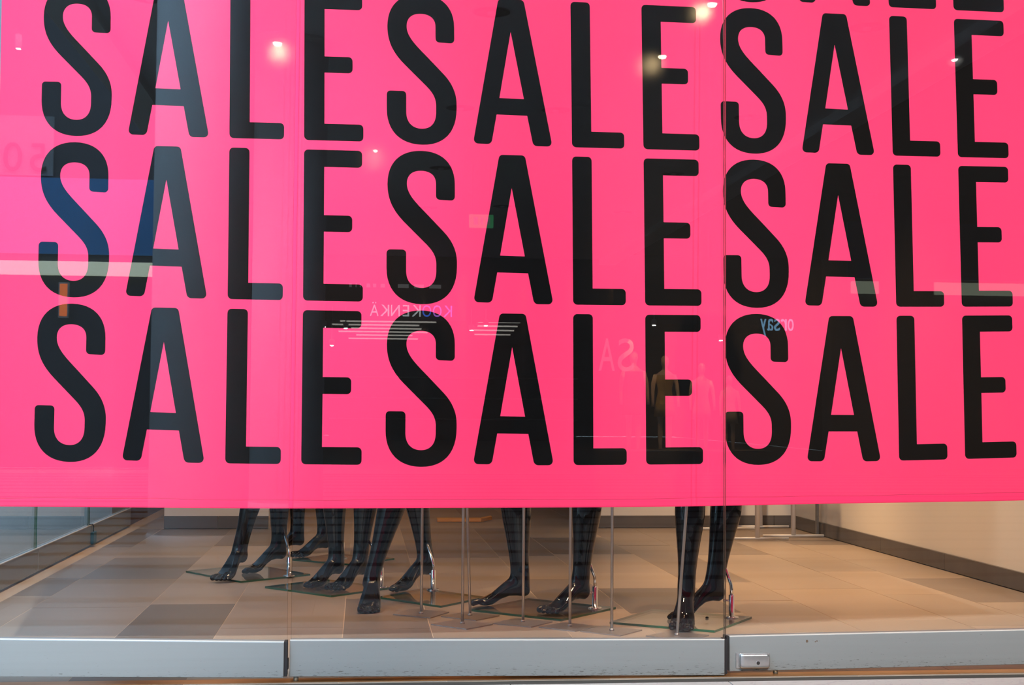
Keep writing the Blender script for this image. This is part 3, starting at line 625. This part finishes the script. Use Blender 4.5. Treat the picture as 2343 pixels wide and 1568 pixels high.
for i, x in enumerate((-.45, .1, 1.2, 2.3, 3.3)):  # out-of-view lights added to brighten the banner, in cans under the soffit
    r = empty('banner_fill_light', (x, -4.2, 3.6)); tag(r, ('first', 'second', 'third', 'fourth', 'fifth')[i]+' added fill light from the left, under the soffit to brighten the banner', 'lamp', 'added fill lights for the banner')
    b = bm_new(); lathe(b, [(.05, -.12), (.06, -.10), (.06, -.02), (.02, -.01), (.02, -.001)], 18); obj('can', b, M['can'], r, True)
    l = bpy.data.lights.new('banner_fill', 'SPOT'); l.energy = BANNER_FILL_W*(1.5, .85, .95, .88, .5)[i]; l.color = (1, .93, .86); l.spot_size = .72; l.spot_blend = .75; l.shadow_soft_size = .05
    lo = bpy.data.objects.new('banner_fill', l); C.objects.link(lo); lo.parent = r; lo.location = (0, 0, -.13); lo.rotation_euler = Vector(((-.75, .05, .0, -.1, -.15)[i], 4.2, -2.0)).to_track_quat('-Z', 'Y').to_euler()
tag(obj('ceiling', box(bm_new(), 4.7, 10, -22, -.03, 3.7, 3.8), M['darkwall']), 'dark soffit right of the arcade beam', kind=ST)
tag(obj('sky_block_left', box(bm_new(), -9.4, -9, -14, 0, 0, 9), M['facade']), 'unseen block added at the left to hold back low sky light', kind=ST)  # added out of view to keep low sky light off the middle paving
# opposite shopfronts
tag(obj('wall_opposite', box(bm_new(), -22, -2.3, -14.4, -14, 0, 9), M['darkwall']), 'dark shopfront wall across the street at the left', kind=ST)
tag(obj('wall_opposite', box(bm_new(), 6.2, 22, -14.4, -14, 0, 9), M['darkwall']), 'dark shopfront wall across the street at the right', kind=ST)
tag(obj('wall_opposite', box(bm_new(), -2.3, 6.2, -36, -22.2, 0, 5), M['shopdark']), 'dim shopfront at the end of the arcade', kind=ST) if False else None
tag(obj('wall_opposite', box(bm_new(), -2.5, 9, -36.3, -36, 0, 5), M['shopdark']), 'dim rear of the opposite shop', kind=ST)
tag(obj('wall_opposite', box(bm_new(), -2.5, 9, -22.2, -22, 2.4, 5), M['shopdark']), 'dark fascia wall above the opposite shop', kind=ST)
tag(obj('wall_opposite', box(bm_new(), -2.5, -2.3, -36, -14.4, 0, 5), M['shopdark']), 'left return of the arcade', kind=ST)
tag(obj('wall_opposite', box(bm_new(), 9, 9.2, -36, -14.4, 0, 5), M['shopdark']), 'right return of the arcade', kind=ST)
tag(obj('ceiling', box(bm_new(), -2.5, 9, -36, -22.2, 2.62, 2.7), M['shopdark']), 'ceiling of the opposite shop', kind=ST)
tag(obj('sky_block_right', box(bm_new(), 10, 10.4, -14, 0, 0, 9), M['facade']), 'unseen block added at the right to cut sky light from that side', kind=ST)  # added out of view to block the sky on the right
f1 = empty('shop_fascia', (-5, -13.9, 3.0)); tag(f1, 'blue fascia over a lit pale band across the street at the left', 'sign')
obj('blue_panel', box(bm_new(), -3, 2.45, -.08, 0, -.33, .62), M['blue'], f1); obj('light_band', box(bm_new(), -3, 2.45, -.06, .04, -.60, -.43), M['fascia_lit'], f1)
f2 = empty('shop_fascia', (8, -13.9, 2.8)); tag(f2, 'dim fascia over a lit band across the street at the right', 'sign')
M['palepanel'] = mat('pale_panel', (.3, .31, .33), .7); M['fascia_dim'] = mat('lit_band_dim', (.8, .8, .7), .5, emit=(.86, 1, .72), ek=.6); M['blue_dim'] = mat('blue_dim', (.03, .08, .2), .45)
obj('blue_panel', box(bm_new(), -1.6, 1.9, -.08, 0, -.26, .5), M['blue_dim'], f2); obj('light_band', box(bm_new(), -1.55, 1.9, -.06, .04, -.46, -.30), M['fascia_dim'], f2)
# lettered signs (read normally from the glass, so they mirror in it)
def text_mesh(body, size, font=None):
    cu = bpy.data.curves.new('t', 'FONT'); cu.body = body; cu.size = size; cu.extrude = .01; cu.align_x = 'CENTER'
    o = bpy.data.objects.new('t', cu); C.objects.link(o); dg = bpy.context.evaluated_depsgraph_get(); dg.update()
    me = bpy.data.meshes.new_from_object(o.evaluated_get(dg)); bpy.data.objects.remove(o)
    me.materials.clear(); return me
def sign(name, label, x, y, z, words_, size, spread=None):
    r = empty(name, (x, y, z)); r.rotation_euler = (0, 0, PI); tag(r, label, 'sign')
    for txt, dx, m in words_:
        me = text_mesh(txt, size); me.materials.append(M[m]); o = bpy.data.objects.new('lettering', me); C.objects.link(o); o.parent = r
        o.rotation_euler = (PI/2, 0, 0); o.location = (dx, 0, 0)
        if spread: 
            wdt = max(v.co.x for v in me.vertices)-min(v.co.x for v in me.vertices); o.scale = (spread/wdt if len(words_) == 1 else 1, 1, 1)
    return r
def letters_sign(name, label, x, y, z, chars, h, width, rz=PI):
    """individual letters standing on a thin carrier, spread evenly over the width"""
    r = empty(name, (x, y, z), rz); tag(r, label, 'sign')
    n = len(chars); pitch = width/n
    for i, (ch, m) in enumerate(chars):
        me = text_mesh(ch, 1); me.materials.append(M[m])
        xs = [v.co.x for v in me.vertices]; cx = (max(xs)+min(xs))/2; wd = max(xs)-min(xs)
        o = bpy.data.objects.new('letter', me); C.objects.link(o); o.parent = r; k = h/.70
        kx = min(k, pitch*.84/wd); o.scale = (kx, k, 1); o.rotation_euler = (PI/2, 0, 0); o.location = ((i+.5)*pitch-width/2-cx*kx, 0, 0)
    return r
letters_sign('shop_sign', 'lit violet and pale blue shop name in capitals over the opposite shop', .867, -21.9, 2.47, [('K', 'sign_violet'), ('O', 'sign_violet'), ('O', 'sign_blue'), ('K', 'sign_white'), ('E', 'sign_white'), ('N', 'sign_white'), ('K', 'sign_white'), ('Ä', 'sign_white')], .215, 1.55)
letters_sign('shop_sign', 'lit blue shop name in small letters at the right of the arcade', 7.74, -21.6, 2.28, [(c, 'sign_sky') for c in 'orsay'], .34, .66, PI)
letters_sign('wall_number', 'large dark 50 on the pale panel above the blue fascia', -4.23, -13.92, 3.70, [('5', 'dark'), ('0', 'dark')], .36, .62)
r = empty('pale_panel', (-3.7, -13.96, 3.98)); tag(r, 'pale wall panel above the blue fascia', 'panel'); obj('board', box(bm_new(), -1.2, -.2, -.03, .02, -.33, .42), M['palepanel'], r)
letters_sign('window_lettering', 'tall thin white letters on the opposite shop window', 4.72, -21.9, 1.50, [('S', 'dimtext'), ('A', 'dimtext')], .62, .72)
r = empty('info_strip', (.5, -21.95, 2.97)); tag(r, 'narrow dark strip sign with a row of small pale marks', 'sign')
obj('board', box(bm_new(), -.95, .95, -.03, 0, -.03, .20), M['shopdark'], r)
for x, ww in ((-.78, .05), (-.66, .02), (-.58, .02), (-.46, .07), (-.34, .06), (-.2, .08), (.12, .2), (.42, .18), (.7, .22)):
    obj('pale_mark', box(bm_new(), x, x+ww, .001, .01, .03, .10), M['dimtext'], r)
r = empty('exit_sign', (1.335, -12, 2.86)); tag(r, 'green emergency exit sign hanging from the arcade soffit', 'sign')
obj('case', box(bm_new(), -.14, .14, -.03, .03, 0, .15, .004, 1), M['green'], r)
for x, ww in ((-.09, .05), (-.01, .03), (.05, .05)): obj('pictogram', box(bm_new(), x, x+ww, .031, .034, .03, .12), M['dimtext'], r)
for x in (-.1, .1): b = bm_new(); tube(b, [(x, 0, .15), (x, 0, .74)], .004, 6); obj('hanger', b, M['can'], r)
# tube lights on the opposite shop ceiling
for i, (x0, x1, y) in enumerate([(-.75, 1.6, -22.6), (-.6, 1.45, -23.6), (-.5, 1.5, -24.7), (-.7, 1.2, -25.9), (-.3, 1.3, -27.2), (-.6, 1.5, -28.6), (-.2, 1.2, -30.1), (-.4, 1.4, -31.8), (2.3, 3.1, -23.2), (2.3, 3.2, -24.4), (2.4, 3.3, -25.8), (2.4, 3.4, -27.4), (2.6, 3.5, -29.2)]):
    r = empty('tube_light', ((x0+x1)/2, y, 2.6)); tag(r, ['first', 'second', 'third', 'fourth', 'fifth', 'sixth', 'seventh', 'eighth'][i if i < 8 else i-8]+' tube light from the street in the '+('left' if i < 8 else 'right')+' bank of the opposite shop', 'lamp', 'tube lights of the opposite shop')
    h_ = (x1-x0)/2
    b = bm_new(); box(b, -h_, h_, -.035, .035, -.045, .02); obj('housing', b, M['can'], r)
    b = bm_new(); tube(b, [(-h_+.02, 0, -.062), (h_-.02, 0, -.062)], .016, 8); obj('tube', b, M['tubelight'], r)
for ns_, (x, y, z) in enumerate(((-.73, -21.8, 2.30), (-.33, -21.8, 2.28), (-.58, -21.8, 1.96), (1.98, -21.8, 2.27), (2.25, -21.8, 2.36), (5.42, -21.8, 2.41), (6.7, -21.8, 2.14))):
    r = empty('spotlight', (x, y, z)); tag(r, 'small white window spotlight across the way, '+('upper one at the far left', 'upper second from the left', 'low one at the left', 'left one of the middle pair', 'right one of the middle pair', 'one left of the right joint', 'one at the far right')[ns_], 'lamp', 'spotlights in the opposite shop window')
    b = bm_new(); lathe(b, [(.02, -.05), (.05, -.03), (.05, .05), (.02, .07)], 14); obj('head', b, M['can'], r, True)
    b = bm_new(); lathe(b, [(.01, -.065), (.035, -.058), (.035, -.045)], 12); obj('lens', b, M['spotlens'], r, True)
    b = bm_new(); tube(b, [(0, 0, .06), (0, 0, 2.62-z)], .008, 6); obj('stem', b, M['can'], r)
r = empty('blade_sign', (-3.7, -13.8, 1.86)); tag(r, 'small orange red lit vertical sign beside the left shopfront', 'sign')
obj('case', box(bm_new(), -.06, .06, -.04, .03, 0, .44), M['can'], r); obj('face', box(bm_new(), -.045, .045, .03, .036, .02, .42), M['redlamp'], r)
r = empty('shop_shelving', (2.2, -30, 0)); tag(r, 'dark shelving deep in the opposite shop', 'shelf')
obj('frame', box(bm_new(), -3, 3, -.3, 0, 0, 2.2), M['shopdark'], r)
for z in (.5, 1.0, 1.5): obj('shelf', box(bm_new(), -3, 3, 0, .25, z, z+.03), M['can'], r)
# dressed display figures in the opposite window
def figure(x, y, h, label, gm):
    r = empty('display_figure', (x, y, 0)); tag(r, label, 'mannequin', 'dressed figures in the opposite window')
    k = h/1.75; U, V = Vector((1, 0, 0)), Vector((0, 1, 0))
    b = bm_new(); rows = [(.90, .15, .10), (1.0, .13, .09), (1.12, .115, .085), (1.28, .155, .10), (1.40, .17, .09), (1.455, .09, .065), (1.49, .05, .05), (1.54, .048, .05), (1.565, .062, .075), (1.63, .075, .095), (1.70, .068, .085), (1.745, .03, .04)]
    ring_loft(b, [(Vector((0, 0, z*k)), U, V, a*k, c*k) for z, a, c in rows], 16)
    for s in (-1, 1):
        ring_loft(b, [(Vector((s*dx*k, 0, z*k)), U, V, a*k, a*k) for z, a, dx in ((.92, .085, .08), (.70, .07, .085), (.48, .05, .085), (.33, .053, .085), (.10, .033, .085), (.02, .035, .085))], 12)
        ring_loft(b, [(Vector((s*dx*k, yy*k, z*k)), U, V, a*k, a*k) for z, a, dx, yy in ((1.40, .045, .17, 0), (1.25, .042, .215, 0), (1.08, .034, .235, .03), (.90, .026, .24, .07), (.80, .03, .24, .09))], 10)
    obj('body', b, M['skin'], r, True)
    b = bm_new(); ring_loft(b, [(Vector((0, 0, z*k)), U, V, a*k, c*k) for z, a, c in ((.62, .21, .15), (.80, .19, .135), (1.0, .145, .105), (1.12, .13, .1), (1.28, .17, .115), (1.385, .17, .1))], 18)
    obj('garment', b, M['garment'][gm], r, True)
    l = bpy.data.lights.new('spot', 'SPOT'); l.energy = 60; l.color = (1, .62, .3); l.spot_size = .7
    lo = bpy.data.objects.new('spot', l); C.objects.link(lo); lo.location = (0, .9, 2.55); lo.parent = r
    lo.rotation_euler = Vector((0, -.6, -1)).to_track_quat('-Z', 'Y').to_euler()
figure(5.15, -22.4, 1.90, 'dressed display figure furthest left in the opposite window', 0)
figure(5.78, -22.5, 1.82, 'dressed display figure second from left in the opposite window', 1)
figure(6.48, -22.4, 1.68, 'dressed display figure third from left in the opposite window', 2)
figure(7.06, -22.5, 1.45, 'short dressed display figure furthest right in the opposite window', 2)
tag(obj('platform', box(bm_new(), 4.6, 7.8, -23, -22.05, -.02, .0), M['can']), 'low display platform under the dressed figures', 'platform')
